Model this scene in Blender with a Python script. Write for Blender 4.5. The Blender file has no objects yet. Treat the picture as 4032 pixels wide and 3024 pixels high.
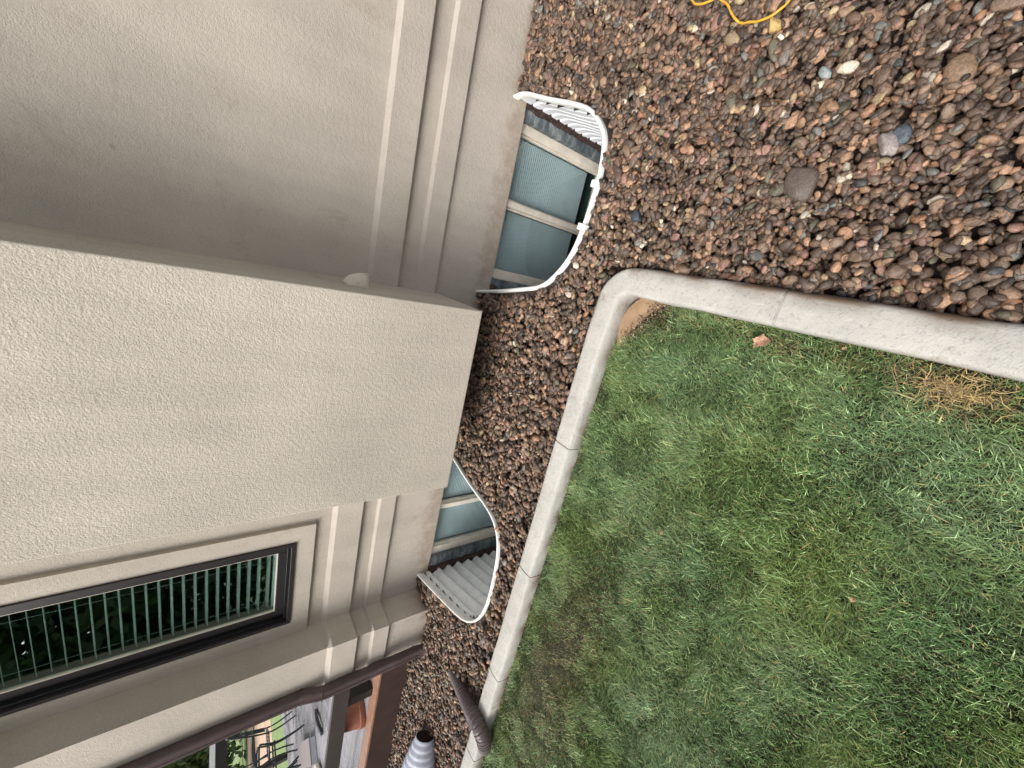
import bpy, math, random
import numpy as np
from mathutils import Vector, noise as mnoise
random.seed(7); rng = np.random.default_rng(7)
S = bpy.context.scene; COL = S.collection
PI = math.pi
# ------------------------------------------------------------------ camera
H = 1.6
R = np.array([[ 0.21802 ,-0.937544,-0.271071], [-0.569225,-0.347773, 0.745008], [-0.792749,-0.008127,-0.609494]])
cam = bpy.data.cameras.new('camera'); cam.sensor_fit = 'HORIZONTAL'; cam.sensor_width = 36
cam.lens = 1500/4032*36; cam.clip_start = 0.02; cam.clip_end = 2000
co = bpy.data.objects.new('camera', cam); COL.objects.link(co)
from mathutils import Matrix
M3 = Matrix([[R[i][0], -R[i][1], -R[i][2]] for i in range(3)])
co.matrix_world = Matrix.Translation((0, 0, H)) @ M3.to_4x4()
S.camera = co
# ------------------------------------------------------------------ light
SUN = Vector((-0.52, -0.50, 0.69)).normalized()
w = bpy.data.worlds.new('World'); S.world = w; w.use_nodes = True
nt = w.node_tree; bg = nt.nodes['Background']
sky = nt.nodes.new('ShaderNodeTexSky'); sky.sky_type = 'NISHITA'; sky.sun_disc = False
sky.sun_elevation = math.asin(SUN.z); sky.sun_rotation = math.atan2(SUN.x, SUN.y)
sky.dust_density = 4; sky.air_density = 1.2
hs = nt.nodes.new('ShaderNodeHueSaturation'); hs.inputs['Saturation'].default_value = 0.25
nt.links.new(sky.outputs[0], hs.inputs['Color']); nt.links.new(hs.outputs[0], bg.inputs[0])
bg.inputs[1].default_value = 0.115
sl = bpy.data.lights.new('sun', 'SUN'); sl.energy = 1.5; sl.angle = math.radians(42); sl.color = (1, .965, .91)
so = bpy.data.objects.new('sun', sl); COL.objects.link(so)
so.rotation_euler = SUN.to_track_quat('Z', 'Y').to_euler()
S.view_settings.view_transform = 'Standard'; S.view_settings.look = 'None'
S.view_settings.exposure = 1.14; S.view_settings.gamma = 1
S.cycles.max_bounces = 6; S.cycles.transparent_max_bounces = 8
S.cycles.use_denoising = True

# ------------------------------------------------------------------ helpers
def lin(c):
    return tuple((x/255/12.92 if x/255 <= .04045 else ((x/255+.055)/1.055)**2.4) for x in c)
class NT:
    def __init__(s, name):
        s.m = bpy.data.materials.new(name); s.m.use_nodes = True; s.t = s.m.node_tree
        s.b = s.t.nodes['Principled BSDF']; s.pos = s.n('ShaderNodeNewGeometry').outputs['Position']
    def n(s, k, **kw):
        x = s.t.nodes.new(k)
        for a, v in kw.items(): setattr(x, a, v)
        return x
    def link(s, a, b): s.t.links.new(a, b)
    def noise(s, scale, detail=3, rough=.55, vec=None, dist=0):
        x = s.n('ShaderNodeTexNoise'); x.inputs['Scale'].default_value = scale
        x.inputs['Detail'].default_value = detail; x.inputs['Roughness'].default_value = rough
        x.inputs['Distortion'].default_value = dist
        s.link(vec or s.pos, x.inputs['Vector']); return x.outputs['Fac']
    def scaled(s, v):
        x = s.n('ShaderNodeMapping'); x.inputs['Scale'].default_value = v
        s.link(s.pos, x.inputs['Vector']); return x.outputs[0]
    def ramp(s, f, stops):
        x = s.n('ShaderNodeValToRGB'); e = x.color_ramp.elements
        while len(e) < len(stops): e.new(.5)
        for k, (p, c) in enumerate(stops):
            e[k].position = p; e[k].color = (*c, 1) if len(c) == 3 else c
        s.link(f, x.inputs[0]); return x.outputs[0]
    def mul(s, a, b, fac=1.0, mode='MULTIPLY'):
        x = s.n('ShaderNodeMix', data_type='RGBA', blend_type=mode); 
        if isinstance(fac, (int, float)): x.inputs[0].default_value = fac
        else: s.link(fac, x.inputs[0])
        for i, v in ((6, a), (7, b)):
            if isinstance(v, tuple): x.inputs[i].default_value = (*v, 1)
            else: s.link(v, x.inputs[i])
        return x.outputs[2]
    def bump(s, h, dist, strength=1, prev=None):
        x = s.n('ShaderNodeBump'); x.inputs['Distance'].default_value = dist; x.inputs['Strength'].default_value = strength
        s.link(h, x.inputs['Height'])
        if prev: s.link(prev, x.inputs['Normal'])
        return x.outputs[0]
    def out(s, col=None, rough=.8, normal=None, spec=.5, metal=0):
        if col is not None:
            if isinstance(col, tuple): s.b.inputs['Base Color'].default_value = (*col, 1)
            else: s.link(col, s.b.inputs['Base Color'])
        if isinstance(rough, (int, float)): s.b.inputs['Roughness'].default_value = rough
        else: s.link(rough, s.b.inputs['Roughness'])
        s.b.inputs['Specular IOR Level'].default_value = spec; s.b.inputs['Metallic'].default_value = metal
        if normal: s.link(normal, s.b.inputs['Normal'])
        return s.m
G = lambda v: (v, v, v)
def mat_stucco(name, grain, amp, base=(.53, .475, .41)):
    t = NT(name)
    c = t.mul(base, t.ramp(t.noise(1.7, 5, .6), [(.3, G(.86)), (.7, G(1.06))]))
    c = t.mul(c, t.ramp(t.noise(grain*1.3, 3), [(.3, G(.86)), (.65, G(1.05))]))
    c = t.mul(c, t.ramp(t.noise(38, 2), [(.22, G(.72)), (.30, G(1))]), .35)
    st = t.noise(1, 4, .6, t.scaled((9, 9, .8)))
    c = t.mul(c, t.ramp(st, [(.3, G(.90)), (.6, G(1.0))]), .8)
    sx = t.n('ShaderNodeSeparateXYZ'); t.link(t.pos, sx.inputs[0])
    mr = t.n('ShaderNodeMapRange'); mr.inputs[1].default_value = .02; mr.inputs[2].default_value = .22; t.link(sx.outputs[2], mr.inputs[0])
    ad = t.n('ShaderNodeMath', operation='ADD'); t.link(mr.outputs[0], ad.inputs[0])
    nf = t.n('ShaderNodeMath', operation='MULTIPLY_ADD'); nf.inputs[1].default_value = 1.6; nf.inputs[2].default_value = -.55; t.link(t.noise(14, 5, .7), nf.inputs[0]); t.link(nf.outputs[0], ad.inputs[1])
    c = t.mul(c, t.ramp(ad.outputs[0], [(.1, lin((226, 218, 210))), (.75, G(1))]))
    c = t.mul(c, t.ramp(t.noise(2.6, 6, .72, dist=.8), [(.60, G(1)), (.74, lin((232, 226, 220)))]))
    c = t.mul(c, t.ramp(t.noise(11, 2, .5), [(.20, lin((170, 160, 148))), (.24, G(1))]), .4)
    n1 = t.bump(t.noise(grain, 2, .6), amp, 1)
    n2 = t.bump(t.noise(grain*.35, 2, .5), amp*1.4, .7, n1)
    return t.out(c, .92, n2, .2)
M = {}
M['stucco'] = mat_stucco('beige stucco', 150, .0028)
M['stucco_fine'] = mat_stucco('fine beige stucco', 170, .0022, (.515, .46, .40))
M['bevel'] = mat_stucco('toned-down stucco ledge', 170, .002, (.50, .448, .392))  # stucco darkened a little to mute the light on the sloped ledges
def simple(name, col, rough=.5, metal=0, nz=None, spec=.5, bump=0, var=.25, bs=None):
    t = NT(name); c = col
    if nz: c = t.mul(col, t.ramp(t.noise(nz, 4), [(.25, G(1-var)), (.75, G(1+var*.4))]))
    nn = t.bump(t.noise(bs or nz or 40, 3), bump) if bump else None
    return t.out(c, rough, nn, spec, metal)
M['dark_metal'] = simple('dark bronze frame', lin((44, 40, 42)), .38, 0, 30, .5, 0, .2)
M['black_gasket'] = simple('black gasket', lin((14, 15, 20)), .4)
M['almond'] = simple('almond vinyl', lin((226, 217, 202)), .45, 0, 12, .4, .0005, .22)
M['spout'] = simple('brown painted metal', lin((80, 66, 67)), .33, 0, 18, .5, .0006, .3)
M['deck_fascia'] = simple('dark brown deck board', lin((66, 50, 46)), .5, 0, 9, .4, .001, .35)
M['tan_wood'] = simple('tan deck edge board', lin((156, 118, 96)), .45, 0, 14, .4, .0008, .3)
M['rail_paint'] = simple('dark grey brown rail', lin((66, 58, 56)), .5, 0, 9, .4, 0, .2)
M['post_paint'] = simple('dark post paint', lin((26, 20, 20)), .55, 0, 9)
M['terracotta'] = simple('terracotta', lin((150, 98, 80)), .7, 0, 15, .3, .001, .3)
M['iron'] = simple('dark green iron', lin((24, 36, 36)), .3, 0, 40)
M['hose'] = simple('brown corrugated plastic', lin((98, 86, 88)), .38, 0, 30, .4, 0, .25)
M['planter'] = simple('pale grey blue plastic', lin((196, 202, 214)), .45, 0, 20, .4, 0, .15)
M['black_soil'] = simple('dark bottom', lin((40, 32, 32)), .8, 0, 30, .3, .002)
M['cord_yellow'] = simple('yellow cord', lin((222, 170, 62)), .5, 0, 60, .4, .0006, .3)
M['cord_red'] = simple('red cord', lin((170, 60, 52)), .5, 0, 60)
M['white_plastic'] = simple('white trim', lin((238, 238, 236)), .4, 0, 25, .4, 0, .1)
M['rim_dirty'] = None
t = NT('white rim with dirt')
c = t.mul(lin((232, 232, 228)), t.ramp(t.noise(14, 5, .65), [(.32, lin((165, 140, 120))), (.42, G(1))]), .4)
c = t.mul(c, t.ramp(t.noise(120, 2), [(.25, lin((120, 105, 90))), (.33, G(1))]), .6)
M['rim_dirty'] = t.out(c, .45)
t = NT('galvanised steel')
c = t.mul(lin((244, 247, 249)), t.ramp(t.noise(1, 5, .6, t.scaled((30, 30, 5))), [(.3, G(.86)), (.65, G(1.05))]))
M['galv'] = t.out(c, .42, None, .5, .05)
t = NT('skylit well lining')  # near steel lining; its sky-lit brightness is put into a white colour
c = t.mul(lin((240, 243, 248)), t.ramp(t.noise(9, 4), [(.3, G(.9)), (.6, G(1.0))]))
M['skylit_lining'] = t.out(c, .4, None, .5, 0)
M['label'] = simple('grey sticker', lin((150, 142, 138)), .5, 0, 160, .4, 0, .5)
t = NT('wet dark foundation concrete')
c = t.ramp(t.noise(1, 6, .65, t.scaled((5, 5, 16))), [(.3, lin((34, 42, 48))), (.5, lin((96, 106, 110))), (.68, lin((158, 162, 160)))])
c = t.mul(c, t.ramp(t.noise(40, 4), [(.35, G(.55)), (.6, G(1))]), .6)
M['found'] = t.out(c, .5, t.bump(t.noise(60, 4), .006))
t = NT('dark clay soil')
c = t.ramp(t.noise(40, 6, .7), [(.3, lin((32, 18, 16))), (.55, lin((62, 42, 38))), (.72, lin((112, 92, 84)))])
M['clay'] = t.out(c, .75, t.bump(t.noise(50, 5), .02))
t = NT('curb concrete')
c = t.mul(lin((188, 185, 178)), t.ramp(t.noise(6, 7, .68), [(.30, G(.80)), (.6, G(1.0))]))
c = t.mul(c, t.ramp(t.noise(85, 4), [(.30, G(.5)), (.44, G(1))]), .5)
c = t.mul(c, t.ramp(t.noise(9, 6, .7, dist=.6), [(.60, G(1)), (.74, lin((172, 140, 112)))]), .7)
nb = t.bump(t.noise(200, 4), .0020); nb = t.bump(t.noise(26, 5), .006, .9, nb)
at = t.n('ShaderNodeAttribute'); at.attribute_name = 'stain'
c = t.mul(c, lin((150, 124, 102)), at.outputs['Fac'])
M['curb'] = t.out(c, .8, nb, .3)
t = NT('gravel bed soil')
c = t.ramp(t.noise(60, 5, .7), [(.3, lin((22, 15, 13))), (.7, lin((58, 43, 36)))])
M['bed'] = t.out(c, .8, t.bump(t.noise(90, 4), .01))
t = NT('lawn soil')
c = t.ramp(t.noise(26, 6, .7), [(.3, lin((24, 26, 14))), (.7, lin((56, 52, 32)))])
M['lawn_soil'] = t.out(c, .9, t.bump(t.noise(90, 4), .01))
t = NT('distant grass')
c = t.ramp(t.noise(3, 6, .7), [(.3, lin((62, 84, 44))), (.7, lin((88, 106, 60)))])
M['far_grass'] = t.out(c, .9)
M['bright_grass'] = simple('exposure-bright lawn', lin((124, 142, 94)), .9, 0, 3, .2, 0, .25)  # far lawn's strong exposure put into a brighter grass colour
M['path_tan'] = simple('pale tan path', lin((186, 160, 138)), .9, 0, 2, .3, 0, .2)
M['paver'] = simple('pinkish paving', lin((196, 178, 172)), .8, 0, 5, .3, 0, .2)
t = NT('muddy water')
c = t.ramp(t.noise(14, 4), [(.3, lin((140, 112, 86))), (.7, lin((170, 142, 114)))])
M['mud'] = t.out(c, .12, t.bump(t.noise(30, 2), .001), .6)
def mat_attr(name, rough, speck, lo=.55, hi=1.25, spec=.5, bump=.0, trans=0, sp2=None):
    t = NT(name); a = t.n('ShaderNodeAttribute'); a.attribute_name = 'col'
    c = a.outputs['Color']
    if speck:
        c = t.mul(c, t.ramp(t.noise(speck, 4, .7), [(.28, G(lo)), (.72, G(hi))]))
        c = t.mul(c, t.ramp(t.noise(speck*3.3, 2, .6), [(.3, G(.8)), (.7, G(1.12))]))
    m = t.out(c, rough, t.bump(t.noise(speck*1.6, 3), bump) if bump else None, spec)
    if trans: t.b.inputs['Transmission Weight'].default_value = 0
    return m
M['stone'] = mat_attr('wet river pebbles', .42, 150, .52, 1.42, .45, .002)
M['grass'] = mat_attr('grass blades', .48, 0, spec=.5)
t = NT('dried leaf')
c = t.ramp(t.noise(120, 4), [(.3, lin((140, 100, 76))), (.7, lin((206, 168, 138)))])
M['leaf'] = t.out(c, .8, t.bump(t.noise(90, 3), .003))
t = NT('wet deck boards')
c = t.mul(lin((158, 154, 158)), t.ramp(t.noise(1, 5, .6, t.scaled((1.2, 26, 26))), [(.3, G(.62)), (.7, G(1.1))]))
c = t.mul(c, t.ramp(t.noise(.55, 3, .6, t.scaled((.5, 2, 1))), [(.4, G(.72)), (.6, G(1.1))]), .9)
M['boards'] = t.out(c, t.ramp(t.noise(2, 4), [(.35, G(.12)), (.6, G(.4))]), None, .5)
def mat_glass(name, tint, base):
    m = bpy.data.materials.new(name); m.use_nodes = True; T = m.node_tree; T.nodes.clear()
    o = T.nodes.new('ShaderNodeOutputMaterial'); mx = T.nodes.new('ShaderNodeMixShader')
    tr = T.nodes.new('ShaderNodeBsdfTransparent'); gl = T.nodes.new('ShaderNodeBsdfGlossy')
    lw = T.nodes.new('ShaderNodeLayerWeight'); lw.inputs[0].default_value = .5
    pw = T.nodes.new('ShaderNodeMath'); pw.operation = 'POWER'; pw.inputs[1].default_value = 4.0; T.links.new(lw.outputs['Facing'], pw.inputs[0])
    fr = T.nodes.new('ShaderNodeMath'); fr.operation = 'MULTIPLY_ADD'; fr.inputs[1].default_value = .9-base; fr.inputs[2].default_value = base; T.links.new(pw.outputs[0], fr.inputs[0])
    tr.inputs[0].default_value = (*tint, 1); gl.inputs['Roughness'].default_value = .01
    gl.inputs[0].default_value = (.8, .92, .88, 1)
    T.links.new(fr.outputs[0], mx.inputs[0]); T.links.new(tr.outputs[0], mx.inputs[1]); T.links.new(gl.outputs[0], mx.inputs[2])
    T.links.new(mx.outputs[0], o.inputs[0]); return m
M['glass'] = mat_glass('window glass', (.80, .88, .85), .15)
M['glass_blue'] = mat_glass('basement window glass', (.90, .94, .95), .06)
M['slat'] = simple('blind slat', lin((176, 184, 182)), .6)
M['shade'] = simple('pleated blue grey shade', lin((186, 194, 194)), .8, 0, 3, .2, 0, .25)
M['room'] = simple('dark room', lin((60, 84, 80)), .9)
M['vent'] = simple('beige vent hood', lin((206, 196, 182)), .6, 0, 30, .3, 0, .08)

class MB:
    def __init__(s): s.v = []; s.f = []
    def add(s, v, f):
        o = len(s.v); s.v += [tuple(map(float, p)) for p in v]; s.f += [tuple(i+o for i in q) for q in f]; return s
    def box(s, x0, x1, y0, y1, z0, z1):
        v = [(x, y, z) for x in (x0, x1) for y in (y0, y1) for z in (z0, z1)]
        return s.add(v, [(0,1,3,2),(4,6,7,5),(0,4,5,1),(2,3,7,6),(0,2,6,4),(1,5,7,3)])
    def obox(s, c, ax, ay, az, hx, hy, hz):
        c = Vector(c); ax, ay, az = [Vector(a).normalized() for a in (ax, ay, az)]
        v = [c+ax*i*hx+ay*j*hy+az*k*hz for i in (-1,1) for j in (-1,1) for k in (-1,1)]
        return s.add(v, [(0,1,3,2),(4,6,7,5),(0,4,5,1),(2,3,7,6),(0,2,6,4),(1,5,7,3)])
    def sweep(s, path, sec, closed=False, up=(0,0,1), cap=True):
        """sec(i)-> list of (side, up) points; frames follow the path"""
        P = [Vector(p) for p in path]; n = len(P); k = None; o = len(s.v); up = Vector(up)
        for i, p in enumerate(P):
            a = P[i-1] if (i > 0 or closed) else P[i]; b = P[(i+1) % n] if (i < n-1 or closed) else P[i]
            t = (b-a).normalized()
            sd = t.cross(up)
            if sd.length < 1e-4: sd = t.cross(Vector((1, 0, 0)))
            sd.normalize(); u = sd.cross(t).normalized()
            q = sec(i); k = len(q)
            m = 1.0
            if 0 < i < n-1 or closed:
                c1 = (P[i]-a).normalized(); m = 1/max(.5, abs(c1.dot(t)))
            s.v += [tuple(p+sd*x*m+u*y) for x, y in q]
        for i in range(n if closed else n-1):
            for j in range(k):
                a0 = o+i*k+j; a1 = o+i*k+(j+1) % k; b0 = o+((i+1) % n)*k+j; b1 = o+((i+1) % n)*k+(j+1) % k
                s.f.append((a0, a1, b1, b0))
        if cap and not closed:
            s.f.append(tuple(o+j for j in range(k))[::-1]); s.f.append(tuple(o+(n-1)*k+j for j in range(k)))
        return s
    def tube(s, path, r, k=8, closed=False):
        rr = r if callable(r) else (lambda i: r)
        return s.sweep(path, lambda i: [(rr(i)*math.cos(a*2*PI/k), rr(i)*math.sin(a*2*PI/k)) for a in range(k)], closed)
    def lathe(s, c, axis, prof, k=28, cap=True):
        A = Vector(axis).normalized(); X = A.orthogonal().normalized(); Y = A.cross(X); c = Vector(c); o = len(s.v)
        for h, r in prof:
            s.v += [tuple(c+A*h+(X*math.cos(j*2*PI/k)+Y*math.sin(j*2*PI/k))*r) for j in range(k)]
        for i in range(len(prof)-1):
            for j in range(k):
                s.f.append((o+i*k+j, o+i*k+(j+1) % k, o+(i+1)*k+(j+1) % k, o+(i+1)*k+j))
        if cap:
            s.f.append(tuple(o+j for j in range(k))[::-1]); s.f.append(tuple(o+(len(prof)-1)*k+j for j in range(k)))
        return s
    def build(s, name, mat, parent=None, smooth=False, bevel=0, angle=35):
        me = bpy.data.meshes.new(name); off = WL.get(parent, Vector((0,0,0))) if parent else Vector((0,0,0))
        me.from_pydata([(x-off.x, y-off.y, z-off.z) for x, y, z in s.v], [], s.f); me.update()
        import bmesh
        b = bmesh.new(); b.from_mesh(me); bmesh.ops.recalc_face_normals(b, faces=b.faces); b.to_mesh(me); b.free()
        if smooth:
            me.shade_smooth() if hasattr(me, 'shade_smooth') else None
            try: me.set_sharp_from_angle(angle=math.radians(angle))
            except Exception: pass
        o = bpy.data.objects.new(name, me); COL.objects.link(o)
        if mat is not None: me.materials.append(M[mat] if isinstance(mat, str) else mat)
        if parent: o.parent = parent; WL[o] = off
        if bevel:
            md = o.modifiers.new('bevel', 'BEVEL'); md.width = bevel; md.segments = 2; md.limit_method = 'ANGLE'; md.angle_limit = .6
        return o
WL = {}
def thing(name, label, cat, loc=(0,0,0), group=None):
    o = bpy.data.objects.new(name, None); COL.objects.link(o); o.location = loc; WL[o] = Vector(loc)
    o.empty_display_size = .1; o['label'] = label; o['category'] = cat
    if group: o['group'] = group
    return o
def tag(o, label, cat, group=None):
    o['label'] = label; o['category'] = cat
    if group: o['group'] = group
    return o
def struct(o): o['kind'] = 'structure'; return o
def catmull(pts, n=8, closed=False):
    P = [Vector(p) if len(p) == 3 else Vector((*p, 0)) for p in pts]; out = []
    m = len(P)
    for i in range(m if closed else m-1):
        g = (lambda k: P[k % m]) if closed else (lambda k: P[min(max(k, 0), m-1)])
        a, b, c, d = g(i-1), g(i), g(i+1), g(i+2)
        for j in range(n):
            t = j/n
            out.append(.5*((2*b)+(c-a)*t+(2*a-5*b+4*c-d)*t*t+(3*b-a-3*c+d)*t**3))
    if not closed: out.append(P[-1])
    return out
def fast_mesh(name, mat, V, F, cols=None, smooth=True):
    """V (n,3), F (m,k) numpy; cols (n,3) per vertex"""
    me = bpy.data.meshes.new(name); n, m, k = len(V), len(F), F.shape[1]
    me.vertices.add(n); me.vertices.foreach_set('co', V.astype(np.float32).ravel())
    me.loops.add(m*k); me.loops.foreach_set('vertex_index', F.astype(np.int32).ravel())
    me.polygons.add(m); me.polygons.foreach_set('loop_start', np.arange(0, m*k, k, dtype=np.int32))
    me.update(calc_edges=True)
    me.polygons.foreach_set('use_smooth', np.full(m, smooth))
    if cols is not None:
        a = me.color_attributes.new('col', 'FLOAT_COLOR', 'POINT')
        a.data.foreach_set('color', np.c_[cols, np.ones(n)].astype(np.float32).ravel())
    me.materials.append(M[mat]); o = bpy.data.objects.new(name, me); COL.objects.link(o); return o

# ------------------------------------------------------------------ layout numbers (metres)
YN, YF = 2.55, 2.645                      # near and far wall planes
BX0, BX1, BY, BZ = -1.449, -.245, 1.925, .368   # fireplace bump-out hanging above the gravel
CX, CY, CXL = -3.13, 2.378, -3.565        # pier: near face, front face, far end
GZ = .03                                  # top of the gravel
CURB_TOP = .085
def well_near():
    return catmull([(1.114,2.548),(1.106,2.42),(1.02,2.134),(.958,1.913),(.905,1.775),(.83,1.675),(.74,1.612),(.594,1.583),(.47,1.585),(.317,1.602),(.18,1.638),(.068,1.71),(-.03,1.83),(-.085,2.039),(-.14,2.3),(-.182,2.548)], 6)
def well_far():
    return catmull([(-1.50,2.643),(-1.54,2.43),(-1.585,2.21),(-1.612,2.02),(-1.625,1.887),(-1.66,1.76),(-1.735,1.672),(-1.858,1.622),(-2.061,1.600),(-2.272,1.603),(-2.43,1.638),(-2.57,1.722),(-2.675,1.865),(-2.80,2.2),(-2.945,2.643)], 6)
WELLS = [well_near(), well_far()]
def in_poly(px, py, poly):
    ins = np.zeros(np.shape(px), bool); n = len(poly)
    for i in range(n):
        x0, y0 = poly[i][0], poly[i][1]; x1, y1 = poly[(i+1) % n][0], poly[(i+1) % n][1]
        c = ((y0 > py) != (y1 > py)) & (px < (x1-x0)*(py-y0)/(y1-y0+1e-12)+x0); ins ^= c
    return ins
def curb_path():
    p = [(.092, -5), (.092, -2), (.092, 1.16)]
    c = (-.03, 1.165); r = .122
    for a in np.linspace(8, 84, 9): p.append((c[0]+r*math.cos(math.radians(a)), c[1]+r*math.sin(math.radians(a))))
    p += [(-.20, 1.297), (-1.1, 1.314), (-3.0, 1.342), (-5.5, 1.385), (-9, 1.45)]
    return p
CP = curb_path()
def curb_y(x):   # centre line of the back run
    return np.interp(x, [-9, -5.5, -3, -1.1, -.2, .09], [1.45, 1.385, 1.342, 1.314, 1.297, 1.25])
# ------------------------------------------------------------------ ground, beds, lawn
def grid(name, mat, x0, x1, y0, y1, step, zf, keep=None):
    nx, ny = int((x1-x0)/step)+1, int((y1-y0)/step)+1
    X, Y = np.meshgrid(np.linspace(x0, x1, nx), np.linspace(y0, y1, ny), indexing='ij')
    Z = zf(X, Y); idx = np.arange(nx*ny).reshape(nx, ny)
    F = np.stack([idx[:-1,:-1], idx[1:,:-1], idx[1:,1:], idx[:-1,1:]], -1).reshape(-1, 4)
    if keep is not None:
        cx = (X[:-1,:-1]+X[1:,1:]).ravel()/2; cy = (Y[:-1,:-1]+Y[1:,1:]).ravel()/2
        F = F[keep(cx, cy)]
    return fast_mesh(name, mat, np.stack([X, Y, Z], -1).reshape(-1, 3), F)
m = MB()
for a in ((-400,-12.4,-400,400),(-12.4,400,-400,-6),(-12.4,-9,-6,400),(5,400,-6,400),(-9,5,2.75,400)):
    m.add([(a[0],a[2],-.03),(a[1],a[2],-.03),(a[1],a[3],-.03),(a[0],a[3],-.03)], [(0,1,2,3)])
struct(m.build('ground', 'far_grass'))
def free(cx, cy):
    k = np.ones(cx.shape, bool)
    for wl in WELLS: k &= ~in_poly(cx, cy, wl+[Vector((wl[-1].x, 3.2, 0)), Vector((wl[0].x, 3.2, 0))])
    return k
def side_gravel(cx, cy):
    return ~((cx < .09) & (cy < curb_y(cx)-.0))
struct(grid('gravel_bed', 'bed', -9, 5, -6, 2.75, .04, lambda X, Y: np.full(X.shape, -.012), lambda a, b: free(a, b) & side_gravel(a, b)))
def lawn_z(X, Y):
    z = .008*np.sin(X*3.1+1)*np.sin(Y*2.7)
    d = np.hypot(X-.0, Y-1.13); return z-.035*np.exp(-(d/.2)**2)
struct(grid('lawn_ground', 'lawn_soil', -9, .10, -6, 1.46, .05, lawn_z, lambda a, b: ~side_gravel(a, b-.02)))
# concrete curb
joints = [('y', .54), ('x', -.83), ('x', -1.72), ('x', -2.62), ('x', -3.45), ('y', -.6), ('x', -4.5)]
P = [Vector((*CP[0], 0))]
for i in range(len(CP)-1):
    a, b = Vector((*CP[i], 0)), Vector((*CP[i+1], 0)); L = (b-a).length; n = max(1, int(L/.03)); ts = [k/n for k in range(1, n+1)]
    for ax, v in joints:
        u = (v-a.y)/(b.y-a.y) if ax == 'y' and abs(b.y-a.y) > abs(b.x-a.x) else ((v-a.x)/(b.x-a.x) if ax == 'x' and abs(b.x-a.x) > abs(b.y-a.y) else -1)
        if 0 < u < 1: ts += [u-.0045/L, u-.003/L, u+.003/L, u+.0045/L]
    for t_ in sorted(ts): P.append(a.lerp(b, t_))
def injoint(p):
    for ax, v in joints:
        if ax == 'y' and p.x > .05 and abs(p.y-v) < .0036: return True
        if ax == 'x' and p.y > 1.2 and abs(p.x-v) < .0036: return True
    return False
def curb_sec(i):
    p = P[i]; q = .006 if injoint(p) else 0
    j = .0030*mnoise.noise(p*7)+.0016*mnoise.noise(p*31); w2 = .003*mnoise.noise(p*5+Vector((9,0,0)))
    T = CURB_TOP+j-q; W = .061+w2-q*.5
    prof = [(-W-.008, -.05), (-W-.006, .01), (-W-.003, T*.7), (-W+.001, T*.90), (-W+.007, T*.975), (-W+.018, T), (0, T+.0015), (W-.022, T-.001), (W-.010, T*.965), (W-.003, T*.88), (W+.002, T*.6), (W+.010, .01), (W+.014, -.05)]
    return prof
m = MB().sweep(P, curb_sec)
curb = m.build('concrete_curb', 'curb', None, True, 0, 60)
at = curb.data.attributes.new('stain', 'FLOAT', 'POINT')
vv = np.array(m.v); 
st = np.clip((vv[:,0]-.118)/.03, 0, 1)*(vv[:,1] < 1.2)+np.clip((vv[:,1]-curb_y(vv[:,0])-.045)/.03, 0, 1)*(vv[:,0] < 0)*.7
st += np.clip((.05-vv[:,2])/.05, 0, 1)*.8
st *= np.array([.45+.9*mnoise.noise(Vector(p)*9) for p in m.v])
at.data.foreach_set('value', np.clip(st*1.6, 0, .95).astype(np.float32))
tag(curb, 'pale concrete edging curb with a rounded corner between gravel and lawn', 'curb')
# puddle
pz = [(.034,1.135),(.040,1.05),(.038,.995),(.01,1.02),(-.03,1.07),(-.085,1.115),(-.15,1.16),(-.23,1.185),(-.20,1.215),(-.12,1.225),(-.05,1.212),(0,1.18)]
m = MB(); pp = catmull(pz, 14, True); pp = [p+Vector((mnoise.noise(p*38), mnoise.noise(p*38+Vector((5,5,5))), 0))*.011 if (p.x < .02 and p.y < 1.2) else p for p in pp]; m.v = [(p.x, p.y, .000) for p in pp]; m.f = [tuple(range(len(pp)))]
pud = struct(m.build('puddle', 'mud'))

# ------------------------------------------------------------------ house
house = thing('house', 'beige stucco house with belly bands, a fireplace bump-out and basement windows', 'house', (-1.2, 2.8, 0))
def band_prof(b1a, b1b, ztop, zbot=-.05, l1=.679, l2=.41):
    return [(zbot, 0), (l2-.013, 0), (l2-.012, -.02), (l2-.001, -.02), (l2, .034), (.537, .034), (.553, .003), (l1-.013, .003), (l1-.012, -.018), (l1-.001, -.018), (l1, .042), (b1a, .042), (b1b, .002), (ztop, .002)]
def wall_run(path, prof, thick=.12):
    """path xy list, outward = right-hand side when walking towards -x along the front"""
    n = len(path); m = MB(); N = []
    for i in range(n-1):
        d = Vector((path[i+1][0]-path[i][0], path[i+1][1]-path[i][1])).normalized(); N.append(Vector((d.y, -d.x)) if True else None)
    # walking to -x: d=(-1,0) -> want (0,-1)
    N = [Vector((-v.x, -v.y)) if False else v for v in N]
    rows = []
    for i in range(n):
        if i == 0: nn = N[0]
        elif i == n-1: nn = N[-1]
        else: nn = (N[i-1]+N[i]); nn = nn/(nn.dot(N[i]) or 1)
        rows.append((Vector(path[i]), nn))
    for k, (z, o) in enumerate(prof):
        for p, nn in rows: m.v.append((p.x+nn.x*o, p.y+nn.y*o, z))
    faces = {'w': [], 'b': []}
    for k in range(len(prof)-1):
        bev = abs(prof[k+1][1]) < abs(prof[k][1])-.015 and prof[k+1][0]-prof[k][0] > .012
        for i in range(n-1):
            q = (k*n+i, k*n+i+1, (k+1)*n+i+1, (k+1)*n+i); faces['b' if bev else 'w'].append(q)
    mw, mb = MB(), MB(); mw.v = m.v; mw.f = faces['w']; mb.v = m.v; mb.f = faces['b']
    return mw, mb
def clean(m):
    used = sorted({i for f in m.f for i in f}); mp = {a: b for b, a in enumerate(used)}
    m.v = [m.v[i] for i in used]; m.f = [tuple(mp[i] for i in f) for f in m.f]; return m
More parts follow.
